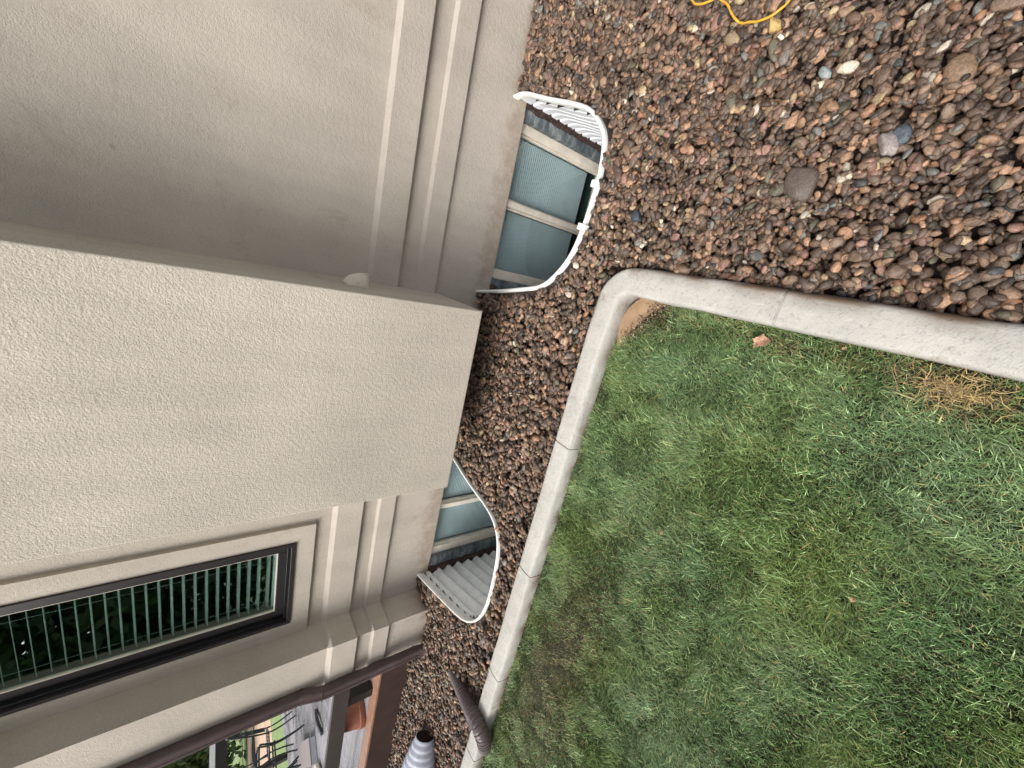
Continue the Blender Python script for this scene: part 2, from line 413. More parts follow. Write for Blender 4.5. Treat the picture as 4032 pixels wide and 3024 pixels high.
def wall(path, prof, name='wall', mat='stucco_fine'):
    # orientation: outward normal for direction d is (d.y,-d.x) rotated so that -x direction gives -y
    mw, mb = wall_run(path, prof)
    if mw.f: clean(mw).build(name, mat, house)
    if mb.f: clean(mb).build('band_ledge', 'bevel', house)
def orient(path): return path
# (d.y,-d.x): for d=(-1,0) -> (0,1) = into the house, so flip the offsets
def neg(prof): return [(z, -o) for z, o in prof]
NP = band_prof(.845, .868, 5.2)
FP = band_prof(.868, .898, 5.2)
wall([(7, YN), (-.8, YN)], neg(NP))
wall([(-.8, YF), (-2.22, YF)], neg(FP))
low = [q for q in FP if q[0] < 1.1]+[(1.135, .002)]
wall([(-2.22, YF), (-2.99, YF)], neg(low))
wall([(-2.99, YF), (CX, YF), (CX, CY), (CXL, CY), (CXL, 9)], neg(FP), 'wall')
MB().box(-2.99, -2.22, YF-.002, YF+.1, 2.75, 5.2).build('wall', 'stucco_fine', house)
# foundation below grade on both sides of the windows
def basement(xo, x_in, xm0, xm1, x_in2, xo2, Y, xr, xl, label=None):
    ins = .075
    m = MB()
    m.box(xo, xr, Y+.012, Y+.2, -1.4, -.052)
    m.box(xl, xo2, Y+.012, Y+.2, -1.3, -.052)
    m.box(xo2, xo, Y+.012, Y+.2, -1.3, -1.03)
    m.build('foundation', 'found', house)
    f = MB(); y0, y1 = Y+.055, Y+.13
    zt, zb = -.055, -1.03
    f.box(x_in, xo, y0, y1, zb, zt); f.box(xo2, x_in2, y0, y1, zb, zt)
    f.box(x_in2, x_in, y0, y1, zb, zb+.06); f.box(x_in2, x_in, y0, y1, zt-.012, zt)
    f.box(xm0, xm1, y0-.01, y1-.01, zb+.06, zt-.012)
    fo = f.build('basement_window', 'almond', house, False, .004)
    s2 = MB()
    for a, b in ((xm1, x_in), (x_in2, xm0)):
        s2.box(a, a+.014, y0+.02, y0+.05, zb+.06, zt-.012); s2.box(b-.014, b, y0+.02, y0+.05, zb+.06, zt-.012)
        s2.box(a+.014, b-.014, y0+.02, y0+.05, zb+.06, zb+.08)
    s2.build('sash', 'almond', fo, False, .002)
    for a, b in ((xm1, x_in), (x_in2, xm0)):
        MB().box(a+.014, b-.014, y0+.035, y0+.039, zb+.08, zt-.012).build('pane', 'glass_blue', fo)
        # pleated shade, stops above the sill
        z0 = zt-.012; z1 = -.868; n = int((z0-z1)/.0095); g = MB(); yy = y0+.062
        for k in range(n+1):
            z = z0-(z0-z1)*k/n; y = yy+(0 if k % 2 else .009); g.v += [(a+.016, y, z), (b-.016, y, z)]
            if k: g.f.append((2*k-2, 2*k-1, 2*k+1, 2*k))
        g.build('pleated_shade', 'shade', fo)
    MB().box(x_in2, x_in, Y+.3, Y+.31, -1.05, 0).build('room_backdrop', 'room', house)
    g = MB(); g.box(xl, xr, Y+.2, Y+.31, -1.08, -1.04) ; g.build('inner_sill', 'room', house)
basement(1.02, .957, .462, .507, -.003, -.064, YN, 1.35, -.45)
basement(-1.66, -1.72, -2.262, -2.215, -2.715, -2.80, YF, -1.35, -3.20)
# stucco lip above basement windows
for x0, x1, Y in ((-.064, 1.045, YN), (-2.81, -1.64, YF)):
    MB().box(x0, x1, Y+.001, Y+.055, -.056, -.0495).build('lintel_lip', 'stucco_fine', house)
# fireplace bump-out
m = MB(); m.box(BX0, BX1, BY, YF-.03, BZ, 5.2)
m.build('fireplace_bump_out', 'stucco', house, False, .006)
# eave high above
MB().box(-4.1, 7.4, 1.75, 3.2, 4.9, 5.02).build('eave', 'stucco_fine', house)
rm = MB(); rv = [(x, y, z) for x in (-3.52, -1.6) for y in (2.77, 3.7) for z in (.9, 2.95)]
rm.add(rv, [(0,1,3,2),(4,6,7,5),(2,3,7,6),(0,2,6,4),(1,5,7,3)]); rm.build('dark_room', 'room', house)
MB().box(-3.5, 7, 2.9, 3.5, 5.0, 5.2).build('ceiling', 'room', house)
# stucco surround of upper window
for a in ((-2.22, -2.09, .032, 1.01, 4.2), (-3.127, -2.99, .032, 1.01, 4.2), (-2.99, -2.22, .032, 1.01, 1.135), (-2.99, -2.22, .032, 2.75, 2.9)):
    MB().box(a[0], a[1], YF-a[2], YF+.02, a[3], a[4]).build('window_surround', 'stucco_fine', house)
def frame(x0, x1, z0, z1, wd, y0, y1):
    m = MB(); m.box(x0, x0+wd, y0, y1, z0, z1); m.box(x1-wd, x1, y0, y1, z0, z1)
    m.box(x0+wd, x1-wd, y0, y1, z0, z0+wd); m.box(x0+wd, x1-wd, y0, y1, z1-wd, z1); return m
win = frame(-2.989, -2.221, 1.136, 2.749, .028, YF-.045, YF+.08).build('upper_window', 'dark_metal', house, False, .002)
frame(-2.961, -2.249, 1.164, 2.721, .022, YF-.020, YF+.08).build('inner_frame', 'black_gasket', win, False, .002)
frame(-2.939, -2.271, 1.186, 2.699, .056, YF+.012, YF+.08).build('sash', 'dark_metal', win, False, .003)
frame(-2.883, -2.327, 1.242, 2.643, .006, YF+.018, YF+.04).build('glazing_bead', 'almond', win)
MB().box(-2.885, -2.325, YF+.03, YF+.034, 1.24, 2.645).build('pane', 'glass', win)
bl = MB()
for k in range(22):
    z = 1.29+k*.0615
    for j in range(1): bl.obox((-2.605, YF+.085, z), (1, 0, 0), (0, 1, .34), (0, -.34, 1), .275, .025, .002)
b = bl.build('blind_slats', 'slat', win)
MB().box(-2.885, -2.325, YF+.065, YF+.105, 1.243, 1.262).build('blind_bottom_rail', 'white_plastic', win)
mm = MB()
for x in (-2.80, -2.42): mm.tube([(x, YF+.06, 1.25), (x, YF+.06, 2.65)], .0012, 5)
mm.build('blind_cord', 'slat', win)
# vent hood on the side of the bump-out
def vent():
    m = MB(); cy, z0 = 2.225, .955; n = 14
    # quarter dome: back plate on x=BX1, open underneath
    rows = []
    for i in range(8):
        a = i/7*PI/2
        row = []
        for j in range(n+1):
            b = j/n*PI
            x = BX1+.075*math.sin(b)*math.cos(a*.98); yy = cy-.052*math.cos(b); zz = z0+.125*math.sin(a)*(.35+.65*math.sin(b))
            row.append((x, yy, zz))
        rows.append(row)
    for r in rows: m.v += r
    for i in range(7):
        for j in range(n): m.f.append((i*(n+1)+j, i*(n+1)+j+1, (i+1)*(n+1)+j+1, (i+1)*(n+1)+j))
    o = m.build('vent_hood', 'vent', house, True, 0, 60)
    sd = o.modifiers.new('solid', 'SOLIDIFY'); sd.thickness = .004
    MB().box(BX1, BX1+.006, cy-.058, cy+.058, z0-.008, z0+.115).build('vent_plate', 'vent', house, False, .002)
vent()
# downspout on the pier
def spout():
    x0, x1 = -3.562, -3.462; cx = (x0+x1)/2; hw, hd = .05, .034
    pts = [(cx, 2.338, 5.0), (cx, 2.338, 1.09), (cx, 2.334, 1.06), (cx, 2.302, .93), (cx, 2.298, .90), (cx, 2.298, .12), (cx, 2.29, .08), (cx, 2.25, .01)]
    def sec(i):
        r = .010
        return [(-hw+r, -hd), (-hw*.34, -hd), (-hw*.28, -hd+.004), (hw*.28, -hd+.004), (hw*.34, -hd), (hw-r, -hd), (hw, -hd+r), (hw, hd-r), (hw-r, hd), (-hw+r, hd), (-hw, hd-r), (-hw, -hd+r)]
    m = MB().sweep(pts, sec, up=(0, 1, 0))
    o = m.build('downspout', 'spout', house, True, 0, 30)
    for z in (1.065, .925, .14): MB().box(x0-.003, x1+.003, 2.262 if z < 1 else 2.30, 2.338 if z < 1 else 2.374, z, z+.004).build('downspout_seam', 'spout', o)
spout()

# ------------------------------------------------------------------ window wells
def well(pts, label, matn, saw, loc, rimr, group):
    W = thing('window_well', label, 'window well', loc, group)
    n = len(pts); m = MB(); rows = []
    zs = []
    z = .046
    while z > -1.25:
        zs.append(z); z -= .0075
    N = []
    for i in range(n):
        a, b = pts[max(0, i-1)], pts[min(n-1, i+1)]; d = (b-a).normalized(); N.append(Vector((-d.y, d.x, 0)))
    cen = sum((Vector(p) for p in pts), Vector())/n
    N = [v if v.dot(Vector(p)-cen) > 0 else -v for v, p in zip(N, pts)]
    for z in zs:
        if saw: t = ((-z) / .083) % 1; o = .030*math.sin(PI*t/.26) if t < .26 else 0
        else: o = .021*math.cos(-z*2*PI/.112)+.012
        if z > -.035: o = 0
        for p, nn in zip(pts, N):
            e = 1 if not saw else 1
            m.v.append((p.x+nn.x*(o*e+.004), min(p.y+nn.y*o, pts[0].y), z))
    for k in range(len(zs)-1):
        for i in range(n-1): m.f.append((k*n+i, k*n+i+1, (k+1)*n+i+1, (k+1)*n+i))
    m.build('corrugated_wall', matn, W, True, 0, 28)
    rp = [Vector((p.x, p.y, GZ+.022)) for p in pts]
    r = rimr
    MB().sweep(rp, lambda i: [(-r, -.03), (-r, r*.3), (-r*.6, r*.9), (0, r*1.1), (r*.6, r*.9), (r, r*.3), (r, -.03)]).build('rim', 'rim_dirty', W, True, 0, 40)
    sl = MB(); k = 0
    for p, nn in zip(pts, N):
        for o, z in ((rimr*.95+.003, GZ+.010), (.022, GZ+.008), (.045, GZ-.02), (.075, -.02)):
            e = mnoise.noise(Vector((p.x*40, p.y*40, o*90)))*(.006 if o > .03 else 0)
            sl.v.append((p.x+nn.x*(o+e), min(p.y+nn.y*(o+e), pts[0].y-.001), z+e*.6))
        if k:
            for j in range(3): sl.f.append((4*k-4+j, 4*k-3+j, 4*k+1+j, 4*k+j))
        k += 1
    struct(sl.build('soil', 'bed', None, True))
    # gravelly floor
    f = MB(); f.v = [(p.x, min(p.y, loc[1]+9), -1.16) for p in pts]; f.f = [tuple(range(n))]
    f.build('well_floor', 'clay', W)
    return W, rp, N
W1, rp1, N1 = well(WELLS[0], 'steel window well, sky brightness put into its white colour, with clips on its rim, beside the rounded curb corner', 'skylit_lining', True, (.47, 2.5, 0), .0115, 'window wells')
W2, rp2, N2 = well(WELLS[1], 'grey corrugated steel window well half hidden behind the bump-out', 'galv', False, (-2.25, 2.6, 0), .009, 'window wells')
def clip(W, q, N, rp):
    i = min(range(len(rp)), key=lambda k: (rp[k].x-q[0])**2+(rp[k].y-q[1])**2); i = max(1, min(len(rp)-2, i))
    t = (rp[i+1]-rp[i-1]).normalized(); s_ = t.cross(Vector((0, 0, 1)))
    c = rp[i]+Vector((0, 0, .004))
    MB().obox(c, t, s_, (0, 0, 1), .017, .027, .018).build('rim_clip', 'white_plastic', W, False, .003)
clip(W1, (.535, 1.585), N1, rp1); clip(W1, (.315, 1.602), N1, rp1)
# sticker on the near well lining (right-hand side)
i = min(range(len(WELLS[0])), key=lambda k: abs(WELLS[0][k].y-1.99)+(9 if WELLS[0][k].x < .5 else 0))
p, nn = WELLS[0][i], N1[i]; tt = nn.cross(Vector((0, 0, 1)))
MB().obox(p+nn*.008+Vector((0, 0, -.29)), tt, (0, 0, 1), nn, .05, .03, .002).build('sticker', 'label', W1)
# clay showing between lining and foundation
def clay(x0, x1, Y, s):
    m = MB(); n = 46
    for k in range(n):
        z = -.05-1.1*k/(n-1)
        for j in range(8):
            u = j/7; x = x0+(x1-x0)*u
            y = Y-.004-.03*math.sin(u*PI)*(.6+.6*mnoise.noise(Vector((x*14, z*14, s))))-.012*mnoise.noise(Vector((x*40, z*40, s)))
            m.v.append((x+.022*mnoise.noise(Vector((z*9, s, u*2)))+.01*mnoise.noise(Vector((z*38, s, u*2))), y, z))
    for k in range(n-1):
        for j in range(7): m.f.append((k*8+j, k*8+j+1, k*8+j+9, k*8+j+8))
    return m
clay(1.085, 1.165, YN+.012, 1).build('soil_gap', 'clay', W1, True)
clay(-.19, -.12, YN+.012, 4).build('soil_gap', 'clay', W1, True)
clay(-2.99, -2.90, YF+.012, 7).build('soil_gap', 'clay', W2, True)

# ------------------------------------------------------------------ stones
PAL = [((106,86,72),27),((124,102,84),20),((86,70,60),15),((142,112,88),12),((174,134,102),8),((152,114,98),6),((178,154,116),3),((118,116,110),3),((202,188,166),1.1),((66,66,66),1.5),((156,112,82),2.5),((98,92,74),3)]
PC = np.array([lin(c) for c, _ in PAL]); PW = np.array([w_ for _, w_ in PAL], float); PW /= PW.sum()
def ico(sub):
    import bmesh
    b = bmesh.new(); bmesh.ops.create_icosphere(b, subdivisions=sub, radius=1); b.verts.ensure_lookup_table()
    v = np.array([q.co[:] for q in b.verts]); f = np.array([[x.index for x in q.verts] for q in b.faces]); b.free(); return v, f
def proto(sub, seed, amp):
    v, f = ico(sub); r = np.random.default_rng(seed)
    # superellipsoid-ish with a few planar cuts, then noise
    out = v.copy()
    for _ in range(5):
        d = r.normal(size=3); d /= np.linalg.norm(d); lim = r.uniform(.62, .92); h = out@d
        out = out-np.outer(np.clip(h-lim, 0, None)*.8, d)
    nz = np.array([mnoise.noise(Vector(p)*1.3+Vector((seed*3.7, 0, 0))) for p in v])
    return out*(1+amp*nz)[:, None], f
PR = [proto(2, k, .28) for k in range(16)]
BIG = [proto(3, 50+k, .22) for k in range(10)]
def rotm(yaw, tx, ty):
    cz, sz = np.cos(yaw), np.sin(yaw); cx, sx = np.cos(tx), np.sin(tx); cy, sy = np.cos(ty), np.sin(ty)
    Rz = np.array([[cz,-sz,0],[sz,cz,0],[0,0,1]]); Rx = np.array([[1,0,0],[0,cx,-sx],[0,sx,cx]]); Ry = np.array([[cy,0,sy],[0,1,0],[-sy,0,cy]])
    return Rz@Rx@Ry
LOOSE = []   # named stones: x, y, size, colour, label
def loose(x, y, a, b, c, col, yaw, label, k=0, dz=0):
    LOOSE.append((x, y, a, b, c, lin(col), yaw, label, k, dz))
loose(.499, .644, .062, .052, .020, (96,84,76), .3, 'broad flat brown stone, the largest in the gravel', 0)
loose(.381, 1.282, .034, .026, .016, (66,74,82), 1.1, 'slate blue stone lying near the curb corner', 1)
loose(1.018, .91, .034, .020, .016, (196,164,104), .5, 'yellow stone beside the loop of yellow cord', 2)
loose(.765, .366, .044, .031, .018, (132,108,86), .5, 'large tan oval stone far out in the gravel', 3)
loose(.942, .885, .042, .020, .014, (112,106,90), .5, 'long grey green stone next to the yellow stone', 4)
loose(.91, .84, .026, .020, .013, (118,108,102), -.2, 'grey oval stone beside the long grey green stone', 5)
loose(.60, .452, .040, .022, .014, (150,140,136), .6, 'pale grey oblong stone in the middle of the gravel', 6)
loose(.625, .43, .030, .020, .012, (84,92,100), .3, 'blue grey wedge stone touching the pale oblong one', 7)
loose(.84, .70, .030, .015, .012, (150,158,158), .8, 'bluish white oblong stone in the upper gravel', 8)
STX, STY, RES = -9.0, -2.5, .006
HMn = np.full((int(12.5/RES), int(5.3/RES)), 0.0, np.float32)
def hm_idx(x, y): return int((x-STX)/RES), int((y-STY)/RES)
def allowed(x, y):
    if y > YN-.012 and x > -.9: return False
    if x <= -.9 and x > CX and y > YF-.012: return False
    if x <= CX and x > CXL and y > CY-.012: return False
    if y > 2.70 : return False
    if x < .159 and y < curb_y(x)+.075 : return False
    if x < -.0 and y < curb_y(x)+.078: return False
    return True
print('stones...')
wp = [[Vector((p.x, p.y, 0)) for p in wl] for wl in WELLS]
wpoly = []
def outset(pts, d):
    c = sum((Vector(p) for p in pts), Vector())/len(pts); out = []
    for i, p in enumerate(pts):
        t = (pts[min(len(pts)-1, i+1)]-pts[max(0, i-1)]).normalized(); n = Vector((-t.y, t.x, 0))
        if n.dot(p-c) < 0: n = -n
        out.append(p+n*d)
    return out
for wl in WELLS:
    c = sum((Vector(p) for p in wl), Vector())/len(wl)
    wpoly.append(outset(wl, .019)+[Vector((wl[-1].x-.02, 3, 0)), Vector((wl[0].x+.02, 3, 0))])
zones = [ # x0,x1,y0,y1, per m2, size scale, near
    (.158, 2.45, -.35, 2.56, 5600), (-5.6, .165, 1.36, 2.66, 3600), (2.45, 3.4, -.6, 2.56, 1500), (.165, 3.4, -2.4, -.35, 1500), (-8.9, -5.6, 1.3, 2.66, 900)]
pts = []
for x0, x1, y0, y1, dn in zones:
    n = int((x1-x0)*(y1-y0)*dn); pts.append(np.c_[rng.uniform(x0, x1, n), rng.uniform(y0, y1, n)])
pts = np.concatenate(pts); rng.shuffle(pts)
inw = np.zeros(len(pts), bool)
for wl in wpoly: inw |= in_poly(pts[:,0], pts[:,1], wl)
pts = pts[~inw]
VV, FF, CC = [], [], []; off = 0; cnt = 0
order = []
def size_at(x, y):
    # river rock is coarser out towards the open bed, finer along the house
    t_ = min(1, max(0, (1.9-y)/1.6))*min(1, max(0, (x+.1)/.5))
    return .0146-.0032*t_
def put(x, y, a, b, c, yaw, tx, ty, col, P_, sink=.70):
    global off
    i, j = hm_idx(x, y); r = (a+b)/2*.8; k = max(1, int(r/RES))
    if i-k < 0 or j-k < 0 or i+k+1 > HMn.shape[0] or j+k+1 > HMn.shape[1]: return None
    patch = HMn[i-k:i+k+1, j-k:j+k+1]
    z = float(np.mean(patch))*.6+float(np.percentile(patch, 75))*.4+c*sink
    if z+c > .082: return None
    g = np.arange(-k, k+1)*RES; q = 1-(g[:, None]**2+g[None, :]**2)/(r*r*1.35)
    np.maximum(patch, np.where(q > 0, z+c*np.sqrt(np.clip(q, 0, 1))*.85, -1), out=patch)
    Rm = rotm(yaw, tx, ty); v = (P_[0]*np.array([a, b, c]))@Rm.T+np.array([x, y, z])
    VV.append(v); FF.append(P_[1]+off); off += len(v); CC.append(np.repeat(col[None], len(v), 0)); return z
for x, y in pts:
    if not allowed(x, y): continue
    s = size_at(x, y)*float(np.exp(rng.normal(0, .25)))
    if rng.random() < .03: s *= 1.4
    s = min(s, .025)
    a = s*rng.uniform(1.05, 1.5); b = s*rng.uniform(.72, 1.0); c = s*rng.uniform(.42, .75)
    col = PC[rng.choice(len(PC), p=PW)]*rng.uniform(.62, 1.22); col = col*.86+col.mean()*.12
    big = s > .020 and x > -.2
    P_ = BIG[rng.integers(len(BIG))] if big else PR[rng.integers(len(PR))]
    put(x, y, a, b, c, rng.uniform(0, 2*PI), rng.normal(0, .34), rng.normal(0, .34), col, P_)
gv = fast_mesh('gravel', 'stone', np.concatenate(VV), np.concatenate(FF), np.concatenate(CC)); gv['kind'] = 'stuff'
print('stones', len(VV), off)
for x, y, a, b, c, col, yaw, lab, k, dz in LOOSE:
    VV, FF, CC, off = [], [], [], 0
    i, j = hm_idx(x, y); z = float(np.mean(HMn[i-3:i+4, j-3:j+4]))
    Rm = rotm(yaw, .1, -.08); v = (BIG[k % len(BIG)][0]*np.array([a, b, c*1.25]))@Rm.T
    o = fast_mesh('loose_stone', 'stone', v, BIG[k % len(BIG)][1], np.repeat(np.array(col)[None], len(v), 0))
    o.location = (x, y, z+c*.45+(.008 if a > .04 else 0)); tag(o, lab, 'stone')
def gz(x, y):
    i, j = hm_idx(x, y); return float(np.max(HMn[i-2:i+3, j-2:j+3]))

# ------------------------------------------------------------------ grass
def fbm(x, y, s, seed):
    return mnoise.noise(Vector((x*s, y*s, seed)))
def grass(n, x0, x1, y0, y1, hmin, hmax, wd, name, dens=1):
    X = rng.uniform(x0, x1, n); Y = rng.uniform(y0, y1, n)
    k = ~side_gravel(X, Y+.068) & (X < .026) & ~((Y > curb_y(X)-.078) & (X < 0)) & ~((X-.03 > -.10) & (Y-1.215 > -.10) & ((X+.07)**2+(Y-1.12)**2 > .1**2))
    k &= ~(in_poly(X, Y, [Vector((*p, 0)) for p in pz]) & (rng.random(n) > .07))
    X, Y = X[k], Y[k]; n = len(X)
    A = np.array([fbm(x, y, 3.2, 1) for x, y in zip(X, Y)])     # tone patches
    B = np.array([fbm(x, y, 11, 5) for x, y in zip(X, Y)])
    C = np.array([fbm(x, y, 1.6, 9) for x, y in zip(X, Y)])
    D_ = np.array([fbm(x, y, 5, 20) for x, y in zip(X, Y)])
    # worn brown patch near the far curb, straw by the curb
    worn = np.exp(-(((X+2.15)/.75)**2+((Y-.98+.16*(X+2.15))/.17)**2))+.5*np.exp(-(((X+3.0)/.9)**2+((Y-.8)/.16)**2))
    worn += .8*np.exp(-((curb_y(X)-.07-Y)/.03)**2)*(X < -.2)*(.5+.9*B)
    worn += .8*np.exp(-(((X+.02)/.05)**2+((Y-.5)/.5)**2))*(.4+B)
    worn += .9*np.exp(-(((X-.0)/.12)**2+((Y-1.1)/.13)**2))+.9*np.exp(-(((X+.03)/.07)**2+((Y-.08)/.13)**2))
    worn = np.clip(worn, 0, 1)
    kp = rng.random(n) > worn*.5+np.clip(-B*.9-.2, 0, .4)*.35
    X, Y, A, B, C, D_, worn = [q[kp] for q in (X, Y, A, B, C, D_, worn)]; n = len(X)
    h = rng.uniform(hmin, hmax, n)*(1+.35*A+.25*B)*(1-.45*worn)*np.exp(rng.normal(0, .16, n))
    long = rng.random(n) < .02; h[long] *= 1.7
    lean = D_*4.5+rng.normal(0, 1.15, n)+B*1.6; amt = rng.uniform(.35, 1.15, n)*(1+.3*C); amt[long] *= 1.3
    wdt = wd*rng.uniform(.6, 1.25, n)
    dx, dy = np.cos(lean), np.sin(lean); face = lean+PI/2+rng.normal(0, .5, n); fx, fy = np.cos(face), np.sin(face)
    z0 = lawn_z(X, Y)-.004
    V = np.zeros((n, 7, 3))
    for s, (t_, ww) in enumerate(((0, .8), (.4, 1), (.75, .75))):
        ox = dx*h*amt*(t_**1.8)*.95; oy = dy*h*amt*(t_**1.8)*.95; oz = h*(t_-.32*amt*t_*t_)
        for q, sg in ((0, -1), (1, 1)):
            V[:, s*2+q, 0] = X+ox+sg*fx*wdt*ww/2; V[:, s*2+q, 1] = Y+oy+sg*fy*wdt*ww/2; V[:, s*2+q, 2] = z0+oz
    V[:, 6, 0] = X+dx*h*amt*.95; V[:, 6, 1] = Y+dy*h*amt*.95; V[:, 6, 2] = z0+h*(1-.32*amt)
    # keep blades from poking through the curb
    V[:, :, 0] = np.minimum(V[:, :, 0], .055)
    base = np.arange(n)[:, None]*7
    F = np.concatenate([base+np.array(q) for q in ([0,1,3],[0,3,2],[2,3,5],[2,5,4],[4,5,6])])
    g1, g2, g3 = np.array(lin((74, 106, 53))), np.array(lin((110, 132, 67))), np.array(lin((98, 124, 80)))
    st, br = np.array(lin((172, 158, 104))), np.array(lin((112, 96, 66)))
    ca = np.clip(.5+A*1.1+rng.normal(0, .16, n), 0, 1)[:, None]; cb = np.clip(.30+C*1.3+rng.normal(0, .16, n), 0, 1)[:, None]
    c = g1*(1-ca)+g2*ca; c = c*(1-cb)+g3*cb
    r = rng.random(n); c[r < .05] = st*.9; c[(r > .05) & (r < .13)] = np.array(lin((166, 196, 134)))
    wm = (rng.random(n) < worn*.62); c[wm] = (br*(1-r[wm, None]*.5)+st*r[wm, None]*.5)
    c *= (rng.uniform(.6, 1.45, n)*(1+.25*B))[:, None]
    cols = np.repeat(c[:, None], 7, 1)*np.array([.8, .8, .95, .95, 1.05, 1.05, 1.1])[None, :, None]  # roots darker, tips lighter: shade between the blades put into the colour
    return V.reshape(-1, 3), F, cols.reshape(-1, 3)
print('grass...')
parts = [grass(255000, -2.2, .03, -.45, 1.3, .020, .038, .0020, 'a'), grass(120000, -4.3, -2.2, .3, 1.36, .020, .037, .0024, 'b'),
         grass(16000, -4.6, .03, -1.2, .3, .02, .036, .004, 'c'), grass(16000, -8.5, -4.2, -1.5, 1.42, .022, .036, .0055, 'd')]
o_ = 0; Vs, Fs, Cs = [], [], []
for V, F, C in parts: Vs.append(V); Fs.append(F+o_); Cs.append(C); o_ += len(V)
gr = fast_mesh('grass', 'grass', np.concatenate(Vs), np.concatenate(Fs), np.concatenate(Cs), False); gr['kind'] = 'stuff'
# grit and clippings round the puddle
V2, F2, C2, o2 = [], [], [], 0
for k in range(420):
    u = rng.random(); x = .03-.26*u+rng.normal(0, .022); y = 1.0+.19*u**.7+rng.normal(0, .02)
    if x > .028 or y > curb_y(x)-.075: continue
    s_ = rng.uniform(.0012, .0038); P_ = PR[rng.integers(len(PR))]
    v = (P_[0]*np.array([s_*1.3, s_, s_*.6]))@rotm(rng.uniform(0, 6), 0, 0).T+np.array([x, y, .003]); V2.append(v); F2.append(P_[1]+o2); o2 += len(v)
    C2.append(np.repeat((np.array(lin((118, 98, 76) if rng.random() < .8 else (186, 170, 140)))*rng.uniform(.5, 1.1))[None], len(v), 0))
gt = fast_mesh('grit', 'stone', np.concatenate(V2), np.concatenate(F2), np.concatenate(C2)); gt['kind'] = 'stuff'
# patch of straw by the near curb
n = 360
cx, cy = -.045, .08
V = []; F = []; C = []
for k in range(n):
    a = rng.uniform(0, 2*PI); rr = abs(rng.normal(0, .55))
    x = cx+.058*rr*math.cos(a)+.008; y = cy+.12*rr*math.sin(a); L = rng.uniform(.014, .045); th = rng.uniform(0, 2*PI) ; z = .012+.02*rng.random()
    d = np.array([math.cos(th), math.sin(th), rng.normal(0, .25)]); s_ = np.array([-math.sin(th), math.cos(th), 0])*rng.uniform(.0004, .0009)
    p = np.array([x, y, z]); bend = s_*rng.normal(0, 5)
    b0 = len(V); V += [p-d*L/2-s_, p-d*L/2+s_, p+bend+s_, p+bend-s_, p+d*L/2+s_, p+d*L/2-s_]
    F += [[b0, b0+1, b0+2, b0+3], [b0+3, b0+2, b0+4, b0+5]]
    c = np.array(lin((196, 168, 112) if rng.random() < .45 else (132, 112, 70)))*rng.uniform(.6, 1.15); C += [c]*6
V = np.array(V); V[:, 0] = np.minimum(V[:, 0], .03)
ds = fast_mesh('dry_straw', 'grass', V, np.array(F), np.array(C), False); ds['kind'] = 'stuff'
# dead leaves on the lawn
def leaf(x, y, r, yaw, label, z=.035):
    m = MB(); k = 44; m.v.append((0, 0, 0))
    for j in range(k):
        a = j*2*PI/k; rr = r*(.74+.26*(1-abs(math.sin(a*2.5+.6)))**1.3+.13*random.uniform(-1, 1))
        m.v.append((rr*math.cos(a)*.8, rr*math.sin(a), .25*r*math.sin(a*2+1)))
    for j in range(k): m.f.append((0, 1+j, 1+(j+1) % k))
    st = len(m.v)
    o = m.build('dead_leaf', 'leaf'); o.location = (x, y, z); o.rotation_euler = (.2, .15, yaw); tag(o, label, 'leaf')
    sd = o.modifiers.new('solid', 'SOLIDIFY'); sd.thickness = .0012
    return o
leaf(-.033, .572, .033, .4, 'largest pale brown dead leaf, curled on the lawn near the curb joint', .036)
leaf(-.719, .046, .009, 1, 'small pinkish dead leaf alone in the middle of the lawn', .034)
leaf(-.934, .654, .010, 2, 'tiny dull brown dead leaf in the thick dark green lawn', .034)
leaf(.008, .339, .007, .4, 'tiny orange brown leaf scrap beside the curb, near the dry straw', .03)
leaf(-.02, .63, .012, 2.4, 'crumpled brown leaf half buried in grass against the curb', .012)
# litter
def chip(x, y, l, wd_, yaw, col, label, name, cat):
    m = MB().obox((0, 0, 0), (math.cos(yaw), math.sin(yaw), .1), (-math.sin(yaw), math.cos(yaw), 0), (0, 0, 1), l, wd_, .0015)
    o = m.build(name, simple(name, lin(col), .6, 0, 90, .4, 0, .2)); o.location = (x, y, gz(x, y)+.004); tag(o, label, cat)
chip(.974, .872, .011, .005, .9, (236,232,212), 'small cream coloured chip lying beside the yellow stone', 'plastic_chip', 'litter')
chip(-.42, 1.93, .012, .006, .5, (226,224,220), 'tiny white chip in the gravel strip in front of the bump-out', 'paper_scrap', 'litter')
chip(-.34, 1.70, .014, .004, 2.2, (206,150,120), 'small pale orange bark strip in the gravel near the curb corner', 'bark_chip', 'litter')
# cords
def cord(pts, r, mat, label, lift=.015, name='extension_cord'):
    P2 = catmull(pts, 10); P3 = [Vector((p.x, p.y, max(gz(p.x, p.y)*.5+.022, .03)+lift+p.z)) for p in P2]
    for _ in range(3): P3 = [P3[0]]+[Vector((b.x, b.y, (a.z+b.z+c.z)/3)) for a, b, c in zip(P3, P3[1:], P3[2:])]+[P3[-1]]
    tag(MB().tube(P3, r, 8).build(name, mat, None, True, 0, 80), label, 'cord')
cord([(1.36,1.52),(1.27,1.36),(1.228,1.306),(1.196,1.272),(1.182,1.226),(1.192,1.168),(1.216,1.13),(1.235,1.115),(1.222,1.135),(1.186,1.168),(1.143,1.119),(1.087,1.072),(1.063,1.037),(1.05,.99),(1.043,.945),(1.057,.907),(1.094,.877),(1.17,.83),(1.3,.78),(1.55,.7)], .0044, 'cord_yellow', 'yellow extension cord looping across the gravel')
cord([(1.60,1.75),(1.42,1.62),(1.325,1.53),(1.29,1.475),(1.305,1.43),(1.40,1.36),(1.6,1.3)], .0045, 'cord_red', 'red cord just reaching into the gravel behind the yellow one', .004)

